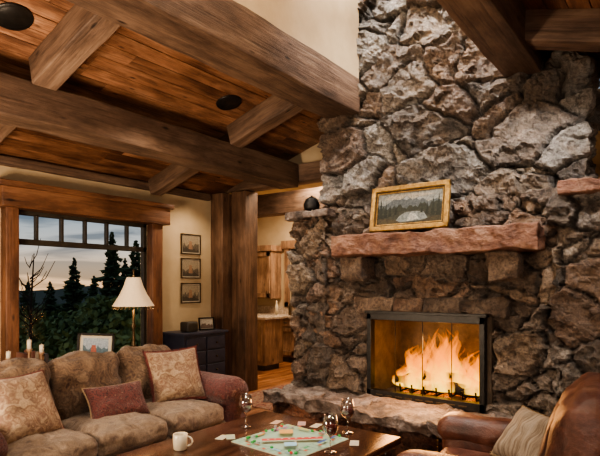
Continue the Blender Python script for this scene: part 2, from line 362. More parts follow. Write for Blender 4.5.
def rock(name,c,s,sd,col):
    q=softbox(name,c,s,M_stone,r=.025,n=12,amp=.04,ns=5,seed=sd,smooth=False); setcol(q,col); return q
cor1=rock('corbel_1',(-2.6,4.38,1.66),(.27,.24,.22),3,(.26,.18,.13))
cor2=rock('corbel_2',(-1.2,4.38,1.65),(.25,.24,.23),4,(.29,.20,.14))
lint=[]
for i,(a,b) in enumerate([(-2.62,-2.22),(-2.23,-1.9),(-1.92,-1.55),(-1.58,-1.2)]):
    lint.append(rock('lintel_%d'%i,((a+b)/2,4.45,1.31),(b-a,.16,.15),i+8,tuple(PAL[(i*3+1)%8]*np.array((1.05,.85,.7)))))
hb=stonemass('hearth_base',(-3.3,3.98,0),(-.05,4.5,.36),(.36,.36,.20),41,res=.018,amp=.8,tint=(1.3,.80,.62),skip=sk0)
slabs=[]
xs=[-3.42,-2.85,-2.3,-1.62,-.9,-.02]; fy=[3.93,3.86,3.80,3.82,3.9]
for i in range(5):
    slabs.append(softbox('hearth_slab_%d'%i,((xs[i]+xs[i+1])/2,(fy[i]+4.55)/2,.38),(xs[i+1]-xs[i]-.008,4.55-fy[i],.10),M_hearth,r=.012,n=26,amp=.045,ns=5.5,seed=i*2+1,smooth=False))
fb=[]
x0,x1,z0,z1=FX0-.02,FX1+.02,FZ0-.02,FZ1+.02
fb.append(box('fire_floor',(x0,4.42,z0-.04),(x1,5.1,z0+.01),M_brick))
fb.append(box('fire_back',(x0,5.05,z0),(x1,5.1,z1),M_brick)); fb.append(box('fire_l',(x0-.03,4.45,z0),(x0+.02,5.1,z1),M_brick)); fb.append(box('fire_r',(x1-.02,4.45,z0),(x1+.03,5.1,z1),M_brick)); fb.append(box('fire_top',(x0,4.45,z1-.02),(x1,5.1,z1+.03),M_brick))
fr=[]
ya,yb=4.36,4.44
fr.append(box('frame_top',(x0,ya,z1-.06),(x1,yb,z1+.01),M_iron)); fr.append(box('frame_bottom',(x0,ya,z0),(x1,yb,z0+.07),M_iron))
fr.append(box('frame_l',(x0,ya,z0),(x0+.045,yb,z1),M_iron)); fr.append(box('frame_r',(x1-.045,ya,z0),(x1,yb,z1),M_iron))
fr.append(box('frame_trim',(x0-.02,ya-.012,z1),(x1+.02,yb,z1+.025),M_iron))
for i in range(9): fr.append(box('vent',(x0+.1+i*.1,ya-.006,z0+.025),(x0+.17+i*.1,ya,z0+.038),M_bronze))
for xx in (x0+.29,(x0+x1)/2,x1-.29): fr.append(box('door_stile',(xx-.003,ya+.02,z0+.07),(xx+.003,ya+.03,z1-.06),M_iron))
frame_=join('firebox_frame',fr)
group('stone_fireplace',[base,chim,pil,pil2,capl,capr,cor1,cor2,hb,frame_]+lint+slabs+fb)
mantel=softbox('mantel_shelf',(-1.845,4.36,1.872),(1.87,.36,.195),M_mantel,r=.012,n=[80,14,9],amp=.02,ns=7,seed=6,smooth=False)
logs=[]
for i,(p,q,r) in enumerate([((-2.2,4.62,.55),(-1.5,4.66,.54),.055),((-2.15,4.8,.56),(-1.45,4.78,.57),.06),((-2.0,4.58,.64),(-1.6,4.85,.62),.045),((-2.3,4.6,.58),(-1.9,4.75,.63),.04)]):
    pts=[Vector(p).lerp(Vector(q),t/6)+Vector((0,0,.012*math.sin(t*2+i))) for t in range(7)]
    logs.append(tube('log_%d'%i,pts,[r*(1+.12*math.sin(t*3+i)) for t in range(7)],M_log,10))
for i in range(7): logs.append(tube('grate_bar_%d'%i,[(-2.2+i*.12,4.5,.56),(-2.2+i*.12,4.52,.49),(-2.2+i*.12,4.85,.49),(-2.2+i*.12,4.88,.58)],.009,M_iron,6))
rr_=random.Random(3)
for i in range(26): logs.append(softbox('ember_%d'%i,(rr_.uniform(-2.3,-1.45),rr_.uniform(4.5,4.9),.465),(.06,.05,.04),M_ember,r=.015,n=3,amp=.02,seed=i))
group('fire_log_set',logs)
vs=[];fs=[];cl=[]
for i in range(90):
    bx=-2.26+.88*random.random(); by=4.56+.32*random.random(); H=(.24+.46*random.random())*(1-.45*abs((bx+1.80)/.48)); Rr=.04+.055*random.random(); sd=random.random()*50
    H=min(H,.60)
    off=len(vs); NZ=16; SG=10
    for k in range(NZ+1):
        t=k/NZ; rr=Rr*(math.sin(math.pi*min(1,t*.88+.12)**.6))*(1-t*.4)+.0008
        ox=noise.noise(Vector((sd,t*2.8,0)))*.20*t; oy=noise.noise(Vector((sd+9,t*2.2,0)))*.07*t
        for j in range(SG):
            a=2*math.pi*j/SG; vs.append((bx+ox+rr*math.cos(a),by+oy+rr*.5*math.sin(a),.52+H*t)); cl.append((t,t,t))
    for k in range(NZ):
        for j in range(SG): fs.append([off+k*SG+j,off+k*SG+(j+1)%SG,off+(k+1)*SG+(j+1)%SG,off+(k+1)*SG+j])
fire=mkobj('fire_flames',vs,fs,M_flame,True); setcol(fire,cl)
# ---------------------------------------------------------------- room shell
def planks(name,x0,x1,y0,y1,zf,mat,w=.15,th=.02,L=2.4):
    vs=[];fs=[];cl=[]; n=int(round((x1-x0)/w))
    for i in range(n):
        a=x0+(x1-x0)*i/n+.003; b=x0+(x1-x0)*(i+1)/n-.003; y=y0-random.random()*L
        while y<y1:
            ya=max(y,y0); l=L*(.5+random.random()); yb=min(y+l,y1)-.003
            if yb>ya+.01:
                off=len(vs); c=random.random(); dz=random.random()*.005
                for z in(0,th):
                    for (xx,yy) in((a,ya),(b,ya),(b,yb),(a,yb)): vs.append((xx,yy,zf(xx)+z+dz)); cl.append((c,random.Random(i).random(),c*.7))
                fs+=[[off+k for k in q] for q in((3,2,1,0),(4,5,6,7),(0,1,5,4),(1,2,6,5),(2,3,7,6),(3,0,4,7))]
            y+=l
    o=mkobj(name,vs,fs,mat); setcol(o,cl); return o
zl=lambda x:2.8+.3*(x+5.5)
zr=lambda x:3.52-.3*(x+.95)
c1=planks('ceiling_left_boards',-5.6,-2.75,-3,4.9,zl,M_plank,w=.14)
c1b=planks('ceiling_left_hall_boards',-5.6,-3.15,4.9,5.42,zl,M_plank,w=.14)
c2=planks('ceiling_right_boards',-1.1,2.6,-3,5.42,zr,M_plank,w=.14)
c3=box('ceiling_clerestory',(-3.2,-3.1,5.2),(-.6,5.7,5.3),M_wall); c4=box('ceiling_kitchen',(-6.4,5.42,3.2),(-.0,8.7,3.3),M_wall); c5=box('ceiling_kitchen_west',(-8.6,6.6,3.2),(-6.4,8.7,3.3),M_wall)
dk=mkobj('roof_deck',[(-5.8,-3.2,zl(-5.8)+.06),(-2.7,-3.2,zl(-2.7)+.06),(-2.7,5.5,zl(-2.7)+.06),(-5.8,5.5,zl(-5.8)+.06),(-1.15,-3.2,zr(-1.15)+.06),(2.8,-3.2,zr(2.8)+.06),(2.8,5.5,zr(2.8)+.06),(-1.15,5.5,zr(-1.15)+.06)],[[0,1,2,3],[4,5,6,7]],M_beamY)
group('ceiling',[c1,c1b,c2,c3,c4,c5,dk])
fl=planks('floor',-8.6,2.7,-3.2,8.7,lambda x:-.02,M_floor,w=.13)
def wallh(name,ax,pos,th,a0,a1,z0,z1,holes,mat=None):
    mat=mat or M_wall
    parts=[]
    def bx(u0,u1,w0,w1):
        if u1-u0<.005 or w1-w0<.005: return
        if ax=='x': parts.append(box('p',(pos,u0,w0),(pos+th,u1,w1),mat,0.0001))
        else: parts.append(box('p',(u0,pos,w0),(u1,pos+th,w1),mat,0.0001))
    u=a0
    for (h0,h1,g0,g1) in holes:
        bx(u,h0,z0,z1); bx(h0,h1,z0,g0); bx(h0,h1,g1,z1); u=h1
    bx(u,a1,z0,z1)
    return join(name,parts)
WY0,WY1,WZ0,WZ1=2.42,4.08,.62,2.28
wallh('wall_left','x',-5.65,.15,-3.1,5.3,0,2.86,[(-1.5,.8,.62,2.3),(WY0,WY1,WZ0,WZ1)])
wallh('wall_right','x',2.5,.15,-3.1,5.4,0,3.2,[])
wallh('wall_front','y',-3.15,.15,-5.6,2.6,0,3.6,[])
wallh('wall_clerestory_left','x',-2.95,.27,-3.1,4.55,3.58,5.25,[])
wallh('wall_clerestory_right','x',-1.15,.15,-3.1,4.55,3.58,5.25,[])
wallh('wall_clerestory_front','y',-3.15,.15,-2.9,-1.0,3.5,5.25,[])
wallh('wall_back','y',5.35,.15,-.62,2.6,0,3.4,[(-.5,1.2,.9,2.6)])
wallh('wall_kitchen_back','y',8.45,.15,-8.6,0,0,3.3,[(-6.62,-5.2,1.15,2.25)])
wallh('wall_kitchen_left','x',-8.6,.15,6.6,8.6,0,3.3,[])
wallh('wall_kitchen_jog','y',6.6,.1,-8.6,-6.4,0,3.3,[])
wallh('wall_kitchen_side','x',-6.5,.1,5.3,6.6,0,3.3,[])
wallh('wall_kitchen_front','y',5.25,.1,-6.5,-5.6,0,3.3,[])
wallh('wall_gable','y',5.42,.1,-5.6,-3.1,3.08,3.7,[])
wallh('wall_passage','x',-3.1,.1,5.5,8.5,0,3.3,[])
beam('ridge_timber',(-3.05,-2.98,3.24),(-2.67,4.56,3.6),M_beamY,seed=1,amp=.01)
beam('ridge_timber.001',(-1.24,-2.98,3.24),(-.96,4.56,3.6),M_beamY,seed=2,amp=.01)
beam('purlin_timber',(-4.3,-2.98,2.76),(-4.0,5.28,3.06),M_beamY,seed=3,amp=.01)
def rafter(name,y,xa,xb,zf,d=.19,w=.19):
    ln=math.hypot(xb-xa,zf(xb)-zf(xa)); an=math.atan2(zf(xb)-zf(xa),xb-xa)
    return softbox(name,((xa+xb)/2,y,(zf(xa)+zf(xb))/2-d/2+.005),(ln,w,d),M_beamX,r=.012,n=[14,2,2],amp=.008,ns=2.5,rot=(0,-an,0),seed=y*3+xa)
for y in (-.05,2.0,4.12):
    rafter('rafter',y,-4.02,-3.0,zl,d=.23); rafter('rafter',y,-5.42,-4.28,zl,d=.20,w=.17); rafter('rafter',y,-1.0,2.45,zr,d=.23)
beam('wall_plate_timber',(-5.50,-2.98,2.70),(-5.42,5.1,2.79),M_beamY,seed=6)
beam('header_timber',(-5.3,5.30,2.83),(-3.05,5.52,3.06),M_beamX,seed=7)
beam('kitchen_header_timber',(-6.38,6.25,2.62),(-3.12,6.5,2.95),M_beamX,seed=8)
beam('timber_post',(-5.48,5.14,0),(-5.24,5.40,2.80),M_beamZ,seed=9)
beam('timber_post',(-5.20,5.28,0),(-4.93,5.54,2.82),M_beamZ,seed=10)
for y in(1.64,3.72):
    o=lathe('ceiling_speaker',[(0,-.012),(.1,-.012),(.105,-.006),(.125,-.01),(.13,0),(.13,.02)],M_iron,(-3.7,y,zl(-3.7)-.002),rot=(0,-math.atan(.3),0))
w=[]
w.append(beam('header',(-5.50,2.26,2.27),(-5.32,4.30,2.49),M_redY,seed=4,amp=.005)); w.append(beam('drip_cap',(-5.5,2.22,2.47),(-5.28,4.33,2.53),M_redY,seed=5,amp=.004))
w.append(beam('jamb_l',(-5.50,2.32,.5),(-5.38,2.45,2.29),M_redZ,amp=.004)); w.append(beam('jamb_r',(-5.50,4.06,.5),(-5.38,4.22,2.29),M_redZ,amp=.004))
w.append(beam('sill',(-5.50,2.3,.52),(-5.32,4.25,.62),M_redY,amp=.005))
def bb(n,lo,hi): w.append(box(n,lo,hi,M_darkwin))
xa,xb=-5.58,-5.52
bb('sash_l',(xa,2.42,.62),(xb,2.47,2.28)); bb('sash_r',(xa,4.03,.62),(xb,4.08,2.28)); bb('sash_t',(xa,2.42,2.23),(xb,4.08,2.28)); bb('sash_b',(xa,2.42,.62),(xb,4.08,.68))
bb('transom',(xa,2.42,1.92),(xb,4.08,1.98))
for i in range(1,6): y=2.42+1.66*i/6; bb('muntin_%d'%i,(xa,y-.014,1.97),(xb,y+.014,2.25))
w.append(box('glass',(-5.56,2.44,.64),(-5.555,4.06,2.26),M_glass,.0005))
group('window_1',w)
def simplewin(name,ax,p,a0,a1,z0,z1,nx):
    q=[]
    def b2(u0,u1,w0,w1,m=M_darkwin,t=.06):
        lo=(p,u0,w0) if ax=='x' else (u0,p,w0); hi=(p+t,u1,w1) if ax=='x' else (u1,p+t,w1); q.append(box('bar',lo,hi,m))
    b2(a0,a0+.06,z0,z1);b2(a1-.06,a1,z0,z1);b2(a0,a1,z0,z0+.06);b2(a0,a1,z1-.06,z1)
    for i in range(1,nx): u=a0+(a1-a0)*i/nx; b2(u-.02,u+.02,z0,z1)
    b2(a0,a1,z1-.4,z1-.36)
    return group(name,q)
simplewin('window_2','x',-5.6,-1.5,.8,.62,2.3,3)
simplewin('window_3','y',5.40,-.5,1.2,.9,2.6,3)
simplewin('window_4','y',8.48,-6.62,-5.2,1.15,2.25,4)
group('trim_kitchen_window',[box('t',(-6.72,8.38,1.05),(-6.62,8.45,2.35),M_cab),box('t2',(-6.8,8.36,2.25),(-5.1,8.45,2.42),M_cab),box('t3',(-6.72,8.38,1.05),(-5.1,8.45,1.15),M_cab)])
group('trim_back_window',[beam('t',(-.62,5.2,2.6),(1.3,5.35,2.85),M_beamX),beam('t2',(-.62,5.25,.8),(-.5,5.35,2.6),M_beamZ)])
# ---------------------------------------------------------------- kitchen
k=[]
k.append(box('carcass',(-8.3,7.85,.1),(-3.3,8.44,.86),M_cab)); k.append(box('toe',(-8.3,7.9,0),(-3.3,8.4,.1),M_darkwin))
k.append(box('counter',(-8.35,7.80,.86),(-3.25,8.44,.90),M_granite)); k.append(box('backsplash',(-8.3,8.40,.9),(-3.3,8.44,1.05),M_granite))
for i in range(11):
    a=-8.25+i*.45
    k.append(box('drawer_%d'%i,(a,7.825,.70),(a+.41,7.85,.84),M_cab)); 
    for (lo,hi) in (((a,7.825,.14),(a+.07,7.85,.67)),((a+.34,7.825,.14),(a+.41,7.85,.67)),((a,7.825,.14),(a+.41,7.85,.22)),((a,7.825,.6),(a+.41,7.85,.67)),((a+.07,7.84,.2),(a+.34,7.85,.62))): k.append(box('door_%d'%i,lo,hi,M_cab))
    k.append(box('pull_%d'%i,(a+.17,7.80,.76),(a+.24,7.825,.775),M_iron))
group('kitchen_base_cabinet',k)
k=[box('carcass',(-8.3,8.1,1.22),(-6.85,8.44,2.22),M_cab),box('crown',(-8.35,8.05,2.2),(-6.8,8.44,2.32),M_cab)]
for i in range(3):
    a=-8.28+i*.48
    for (lo,hi) in (((a,8.07,1.24),(a+.08,8.1,2.18)),((a+.37,8.07,1.24),(a+.45,8.1,2.18)),((a,8.07,1.24),(a+.45,8.1,1.33)),((a,8.07,2.09),(a+.45,8.1,2.18)),((a+.08,8.09,1.3),(a+.37,8.1,2.1))): k.append(box('door_%d'%i,lo,hi,M_cab))
group('kitchen_wall_cabinet',k)
isl=[box('carcass',(-6.3,6.75,.1),(-5.85,7.25,.90),M_cab),box('counter',(-6.36,6.72,.90),(-5.8,7.3,.94),M_granite),box('toe',(-6.25,6.8,0),(-5.9,7.2,.1),M_darkwin),box('panel',(-6.25,6.735,.18),(-5.9,6.75,.84),M_cab)]
group('kitchen_island',isl)
for i,xx in enumerate((-6.7,-6.35,-6.0,-5.9)):
    lathe('bottle',[(0,0),(.035,0),(.035,.18),(.012,.23),(.012,.28),(0,.28)],M_bronze if i%2 else M_white,(xx,8.1,.902),16)
softbox('rug',(-4.2,5.35,.008),(1.25,1.3,.012),M_rug,r=.004,n=6)
# ---------------------------------------------------------------- sofa
def arm(name,y0,y1,mat,xb=-4.05,xf=-3.14,zt=.70):
    yc=(y0+y1)/2; W=(y1-y0)
    pts=[(-.36,.08),(-.36,.45),(-.40,.52)]
    for a in range(200,-21,-20): pts.append((.5*math.cos(R(a)),zt-W*.42+W*.42*math.sin(R(a))))
    pts+=[(.40,.52),(.36,.45),(.36,.08)]
    P=[(yc+p[0]*W,p[1]) for p in pts]; n=len(P); NX=14; vs=[];fs=[]
    for i in range(NX+1):
        t=i/NX; x=xb+(xf-xb)*t; sc=.93 if i in(0,NX) else 1.0
        for (y,z) in P:
            v=Vector((x,yc+(y-yc)*sc,.35+(z-.35)*sc)); v+=noise.noise_vector(v*5)*.008; vs.append(v)
    for i in range(NX):
        for j in range(n-1): fs.append([i*n+j,(i+1)*n+j,(i+1)*n+j+1,i*n+j+1])
    fs.append(list(range(n))); fs.append([NX*n+j for j in range(n)][::-1])
    return mkobj(name,vs,fs,mat,True)
sf=[]
SY0,SY1=1.08,3.42
sf.append(softbox('base',(-3.62,(SY0+SY1)/2,.22),(.92,SY1-SY0-.1,.24),M_sofa,r=.04,n=20,amp=.006))
sf+=[arm('arm_l',SY0,SY0+.30,M_redfab),arm('arm_r',SY1-.32,SY1,M_redfab)]
sf.append(softbox('back_frame',(-4.03,(SY0+SY1)/2,.52),(.2,SY1-SY0-.12,.66),M_sofa,r=.09,n=24,amp=.01))
ys=np.linspace(SY0+.29,SY1-.31,4)
for i in range(3):
    a,b=ys[i],ys[i+1]
    sf.append(softbox('seat_cushion_%d'%i,(-3.50,(a+b)/2,.41),(.76,b-a-.01,.17),M_seat,r=.06,n=20,puff=(.02,0,.035),amp=.022,ns=7,seed=i))
    sf.append(softbox('back_cushion_%d'%i,(-3.83,(a+b)/2,.71),(.22,b-a+.0,.46),M_sofa,r=.09,n=18,puff=(.05,0,.03),amp=.03,ns=6,seed=i+5,rot=(0,R(-12),0)))
sf.append(softbox('front_rail',(-3.14,(SY0+SY1)/2,.22),(.04,SY1-SY0-.5,.2),M_redfab,r=.015,n=20,amp=.004))
for (x,y) in((-4.0,SY0+.1),(-4.0,SY1-.1),(-3.22,SY0+.12),(-3.22,SY1-.12)): sf.append(lathe('foot',[(0,0),(.03,0),(.045,.03),(.05,.07),(.035,.11),(0,.11)],M_table,(x,y,0),16))
group('sofa',sf)
pillow('throw_pillow',.46,.46,.19,M_gold,M_redtrim,(-3.52,1.62,.69),(0,R(60),R(10)),1,.012)
pillow('throw_pillow',.29,.48,.15,M_redfab,M_ltrim,(-3.52,2.33,.60),(0,R(58),R(-6)),2,.007)
pillow('throw_pillow',.46,.46,.19,M_gold,M_redtrim,(-3.55,2.92,.72),(R(4),R(64),R(-14)),3,.010,fringe=.025)
# ---------------------------------------------------------------- console behind sofa
cn=[box('top',(-4.58,1.5,.72),(-4.18,3.6,.76),M_table)]
for (x,y) in((-4.55,1.55),(-4.25,1.55),(-4.55,3.5),(-4.25,3.5)): cn.append(box('leg',(x,y,0),(x+.05,y+.05,.72),M_table))
cn.append(box('apron',(-4.54,1.55,.62),(-4.22,3.55,.72),M_table)); group('console_table',cn)
L=(-4.38,3.08,.762)
lp=[lathe('base',[(0,0),(.075,0),(.08,.012),(.05,.025),(.022,.045),(.014,.09),(.026,.13),(.014,.17),(.012,.30),(.024,.33),(.012,.37),(.010,.50),(0,.50)],M_bronze,L,20),
 lathe('shade',[(.195,.53),(.165,.58),(.125,.65),(.09,.73),(.065,.81),(.06,.815),(.087,.728),(.122,.647),(.162,.577),(.192,.53)],M_shade,L,48,pleat=.03),
 lathe('finial',[(0,.9),(.012,.88),(.006,.85),(.012,.82),(.0,.80)],M_bronze,L,12),
 tube('harp',[(L[0],L[1],L[2]+.48),(L[0],L[1],L[2]+.84)],.005,M_bronze,6)]
for i in range(30):
    a=2*math.pi*i/30; lp.append(tube('bead_%d'%i,[(L[0]+.19*math.cos(a),L[1]+.19*math.sin(a),L[2]+.532),(L[0]+.192*math.cos(a),L[1]+.192*math.sin(a),L[2]+.50)],.0045,M_bronze,5))
group('table_lamp',lp)
def art(name,wd,ht,polys,mat=M_attr,th=.0012):
    vs=[];fs=[];cl=[]
    for li,(pts,c) in enumerate(polys):
        off=len(vs)
        for (u,v) in pts: vs.append(((u-.5)*wd,-li*th*.25-.0005,(v-.5)*ht)); cl.append(c)
        fs.append([off+i for i in range(len(pts))])
    o=mkobj(name,vs,fs,mat); setcol(o,cl); return o
def frame(name,wd,ht,t,d,mat):
    q=[]
    for (lo,hi) in (((-wd/2,-d,-ht/2),(wd/2,0,-ht/2+t)),((-wd/2,-d,ht/2-t),(wd/2,0,ht/2)),((-wd/2,-d,-ht/2),(-wd/2+t,0,ht/2)),((wd/2-t,-d,-ht/2),(wd/2,0,ht/2))): q.append(box('b',lo,hi,mat,.008 if t>.03 else .003))
    return join(name,q)
SQ=[(0,0),(1,0),(1,1),(0,1)]
def jag(y0,y1,n,sd,base=0.,x0=0,x1=1):
    r=random.Random(sd); return [(x0,base)]+[(x1,base)]+[(x1-(x1-x0)*i/n,y0+(y1-y0)*r.random()) for i in range(n+1)]
def spruce(cx,y0,h,w_,sd):
    r=random.Random(sd); L_=[];Rr_=[]
    for i in range(6):
        t=i/6; L_.append((cx-w_*(1-t)*(.7+.5*r.random()),y0+h*t)); L_.append((cx-w_*(1-t)*.45,y0+h*(t+.06))); Rr_.append((cx+w_*(1-t)*(.7+.5*r.random()),y0+h*t)); Rr_.append((cx+w_*(1-t)*.45,y0+h*(t+.06)))
    return Rr_+[(cx,y0+h*1.08)]+L_[::-1]
pp=[(SQ,(.36,.34,.27)),([(0,.62),(1,.70),(1,1),(0,1)],(.28,.29,.27)),([(.1,.8),(.5,.76),(.9,.86),(.6,.93),(.2,.92)],(.46,.42,.34)),([(0,.4),(1,.4),(1,.62),(.9,.70),(.78,.64),(.66,.82),(.55,.72),(.46,.88),(.36,.76),(.26,.80),(.12,.62),(0,.66)],(.10,.115,.12)),([(.40,.78),(.46,.88),(.50,.79),(.46,.74)],(.35,.36,.36)),([(.61,.76),(.66,.82),(.70,.75),(.65,.70)],(.32,.33,.32)),(jag(.46,.64,30,5,.34),(.03,.035,.022)),([(0,0),(1,0),(1,.40),(0,.40)],(.045,.045,.03)),([(.28,.04),(.80,.10),(.72,.34),(.60,.37),(.45,.36),(.36,.25)],(.22,.24,.23)),([(.48,.08),(.66,.12),(.60,.30),(.52,.33)],(.42,.42,.37)),([(.0,0),(.42,0),(.30,.14),(.12,.20),(0,.22)],(.06,.045,.02)),([(.6,0),(1,0),(1,.22),(.8,.14)],(.05,.04,.02))]
for i,(cx,y_,h_,w_) in enumerate([(.06,.2,.62,.06),(.14,.22,.5,.05),(.21,.25,.36,.04),(.86,.2,.55,.05),(.94,.18,.66,.06),(.78,.26,.36,.035),(.30,.3,.3,.03),(.70,.3,.26,.03)]): pp.append((spruce(cx,y_,h_,w_,i),(.015,.02,.012)))
cv=art('canvas',.64,.30,pp,M_oil); cv.location=(0,-.012,0)
bk=box('backing',(-.34,-.010,-.17),(.34,0,.17),M_cream)
group('framed_painting',[frame('gilt_frame',.76,.42,.045,.04,M_goldf),frame('gilt_cove',.68,.34,.016,.028,M_bronze),frame('inner_lip',.655,.315,.012,.024,M_goldf),cv,bk],loc=(-2.02,4.33,2.20),rot=(R(-9),0,0))
for i,zc in enumerate((2.06,1.73,1.39)):
    pl=[(SQ,(.36,.29,.20)),(jag(.3,.6,12,i+20),(.14,.11,.08)),(jag(.1,.35,10,i+30),(.07,.055,.04)),([(.35,.2),(.6,.2),(.55,.7),(.4,.7)],(.34,.20,.12))]
    a=art('print',.29,.22,pl,M_print); a.location=(0,-.008,0)
    group('framed_print',[frame('frame',.35,.28,.016,.02,M_bronze),a,box('mat_board',(-.17,-.006,-.135),(.17,0,.135),M_cream)],loc=(-5.495,4.78,zc),rot=(0,0,R(90)))
a=art('photo',.22,.16,[(SQ,(.35,.42,.5)),(jag(.3,.6,12,50),(.10,.16,.2)),([(.3,.1),(.55,.1),(.5,.6),(.35,.6)],(.4,.12,.08))],M_print); a.location=(0,-.008,0)
group('photo_frame',[frame('frame',.32,.25,.022,.02,M_iron),a,box('mat_board',(-.15,-.006,-.12),(.15,0,.12),M_cream),box('easel',(-.02,0,-.12),(.02,.01,.1),M_bronze)],loc=(-4.36,2.66,.93),rot=(R(-14),R(4),R(62)))
bks=[];y=2.02
for i in range(6):
    t=.025+.02*random.random(); hgt=.15+.05*random.random(); col=random.choice([(.20,.10,.05),(.28,.2,.12),(.10,.04,.03),(.2,.16,.12),(.06,.05,.05)])
    b_=box('book_%d'%i,(-4.5,y,.762),(-4.36,y+t,.76+hgt),M_attr,.003); setcol(b_,col); bks.append(b_); y+=t+.003
join('books',bks)
for (x,y,h) in ((-4.27,2.02,.30),(-4.27,2.12,.25),(-4.27,1.86,.22)):
    group('candlestick',[lathe('holder',[(0,0),(.04,0),(.042,.01),(.018,.025),(.012,h*.25),(.024,h*.33),(.012,h*.42),(.010,h*.62),(.020,h*.68),(.026,h*.74),(.0,h*.74)],M_cab,(x,y,.762),18),lathe('candle',[(0,h*.74),(.018,h*.74),(.018,h*.98),(.004,h*.97),(.002,h*1.02),(0,h*1.02)],M_cream,(x,y,.762),14)])
# ---------------------------------------------------------------- dresser
d=[box('case',(-5.46,4.28,.08),(-5.04,5.0,.86),M_navy),box('top',(-5.48,4.25,.86),(-5.01,5.03,.89),M_navy),box('plinth',(-5.46,4.3,0),(-5.06,4.98,.08),M_navy)]
for r_ in range(4):
    for c_ in range(2):
        y=4.31+c_*.345; z=.12+r_*.18; d.append(box('drawer',(-5.05,y,z),(-5.025,y+.32,z+.16),M_navy,.006)); d.append(lathe('knob',[(0,.03),(.012,.026),(.014,.016),(.006,.008),(.006,0)],M_bronze,(-5.026,y+.16,z+.08),12,rot=(0,R(90),0)))
group('chest_of_drawers',d)
softbox('keepsake_box',(-5.2,4.50,.957),(.16,.18,.13),M_darkwin,r=.02,n=4)
a=art('photo',.18,.12,[(SQ,(.5,.45,.38)),(jag(.2,.6,10,60),(.15,.1,.08))],M_print); a.location=(0,-.008,0)
group('photo_frame',[frame('frame',.23,.17,.018,.02,M_iron),a,box('back',(-.1,-.006,-.07),(.1,0,.07),M_cream)],loc=(-5.18,4.78,.98),rot=(R(-8),0,R(75)))
group('iron_kettle',[lathe('body',[(0,0),(.06,0),(.085,.035),(.09,.075),(.07,.12),(.072,.128),(.05,.145),(.013,.16),(.013,.175),(0,.175)],M_iron,(-3.27,4.55,2.295),24),tube('bail',[(-3.27+.075*math.cos(R(a)),4.55,2.40+.06*math.sin(R(a))) for a in range(0,181,20)],.004,M_iron,6)])
# ---------------------------------------------------------------- coffee table
ct=[softbox('top',(-2.2,2.55,.43),(1.24,1.42,.05),M_table,r=.012,n=4),softbox('top_edge',(-2.2,2.55,.395),(1.18,1.36,.03),M_table,r=.008,n=4),softbox('shelf',(-2.2,2.55,.15),(1.05,1.22,.03),M_table,r=.008,n=4)]
for (x,y) in((-2.74,1.93),(-1.66,1.93),(-2.74,3.17),(-1.66,3.17)): ct.append(lathe('leg',[(0,0),(.03,0),(.04,.05),(.03,.09),(.045,.14),(.045,.17),(.03,.2),(.035,.3),(.045,.34),(.045,.385),(0,.385)],M_table,(x,y,0),18))
group('coffee_table',ct)
TZ=.456
bp=[(SQ,(.31,.44,.33))]
CC=[(.30,.10,.05),(.30,.10,.05),(.30,.5,.62),(.30,.5,.62),(.5,.08,.3),(.5,.08,.3),(.65,.3,.05),(.65,.3,.05),(.55,.04,.03),(.55,.04,.03),(.6,.5,.05),(.6,.5,.05),(.05,.30,.11),(.05,.30,.11),(.04,.1,.35),(.04,.1,.35)]
lw=.005
for s in range(4):
    def tr(u,v): return [(u,v),(v,1-u),(1-u,1-v),(1-v,u)][s]
    for i in range(9):
        a=.13+i*.0822; b=a+.0822
        if i in (0,2,5,6,8): bp.append(([tr(a,.095),tr(b,.095),tr(b,.13),tr(a,.13)],CC[(s*4+min(3,[0,2,5,6,8].index(i)))%16]))
        bp.append(([tr(a-lw/2,0),tr(a+lw/2,0),tr(a+lw/2,.13),tr(a-lw/2,.13)],(.03,.05,.04)))
        if i%3==1: bp.append(([tr(a+.02,.03),tr(b-.02,.03),tr(b-.02,.07),tr(a+.02,.07)],(.5,.1,.05)))
    bp.append(([tr(0,.13),tr(1,.13),tr(1,.13+lw),tr(0,.13+lw)],(.03,.05,.04)))
bp.append(([(.30,.22),(.36,.16),(.84,.70),(.78,.76)],(.50,.05,.04)))
for i in range(8):
    u=.355+i*.055; v=.245+i*.062; bp.append(([(u,v),(u+.012,v-.012),(u+.032,v+.01),(u+.02,v+.022)],(.7,.68,.6)))
bp.append(([(.2,.62),(.32,.5),(.44,.62),(.32,.74)],(.65,.35,.10))); bp.append(([(.60,.28),(.7,.18),(.8,.28),(.7,.38)],(.30,.5,.62)))
bd=art('print',.56,.56,bp); bd.rotation_euler=(R(-90),0,0); bd.location=(0,0,.006)
group('board_game',[box('board',(-.28,-.28,0),(.28,.28,.005),M_cream,.001),bd],loc=(-2.13,2.72,TZ),rot=(0,0,R(-4)))
tk=[]
for i in range(26):
    x=-2.13+random.choice((-1,1))*(.20+.05*random.random()); y=2.72+random.uniform(-.25,.25)
    if i%2: x=-2.13+random.uniform(-.24,.24); y=2.72+random.choice((-1,1))*(.2+.05*random.random())
    q=box('h',(x-.009,y-.007,TZ+.017),(x+.009,y+.007,TZ+.031),M_attr,.003); setcol(q,random.choice([(.02,.3,.06),(.5,.03,.02),(.02,.3,.06),(.3,.3,.3)])); tk.append(q)
join('game_pieces',tk)
cs=[]
for i,(x,y,rz,c) in enumerate([(-2.55,2.50,.3,(.48,.44,.32)),(-2.51,2.54,.8,(.36,.4,.29)),(-2.50,3.02,.2,(.48,.32,.22)),(-1.76,2.93,.5,(.44,.42,.33)),(-1.74,2.48,-.3,(.48,.44,.32)),(-1.68,2.53,.1,(.3,.37,.4)),(-2.2,3.12,.15,(.48,.44,.33)),(-2.32,3.1,.6,(.4,.27,.24))]):
    q=softbox('c',(x,y,TZ+.002+i*.0004),(.06,.11,.0012),M_attr,r=.0003,n=1,rot=(0,0,rz)); setcol(q,c); cs.append(q)
join('game_cards',cs)
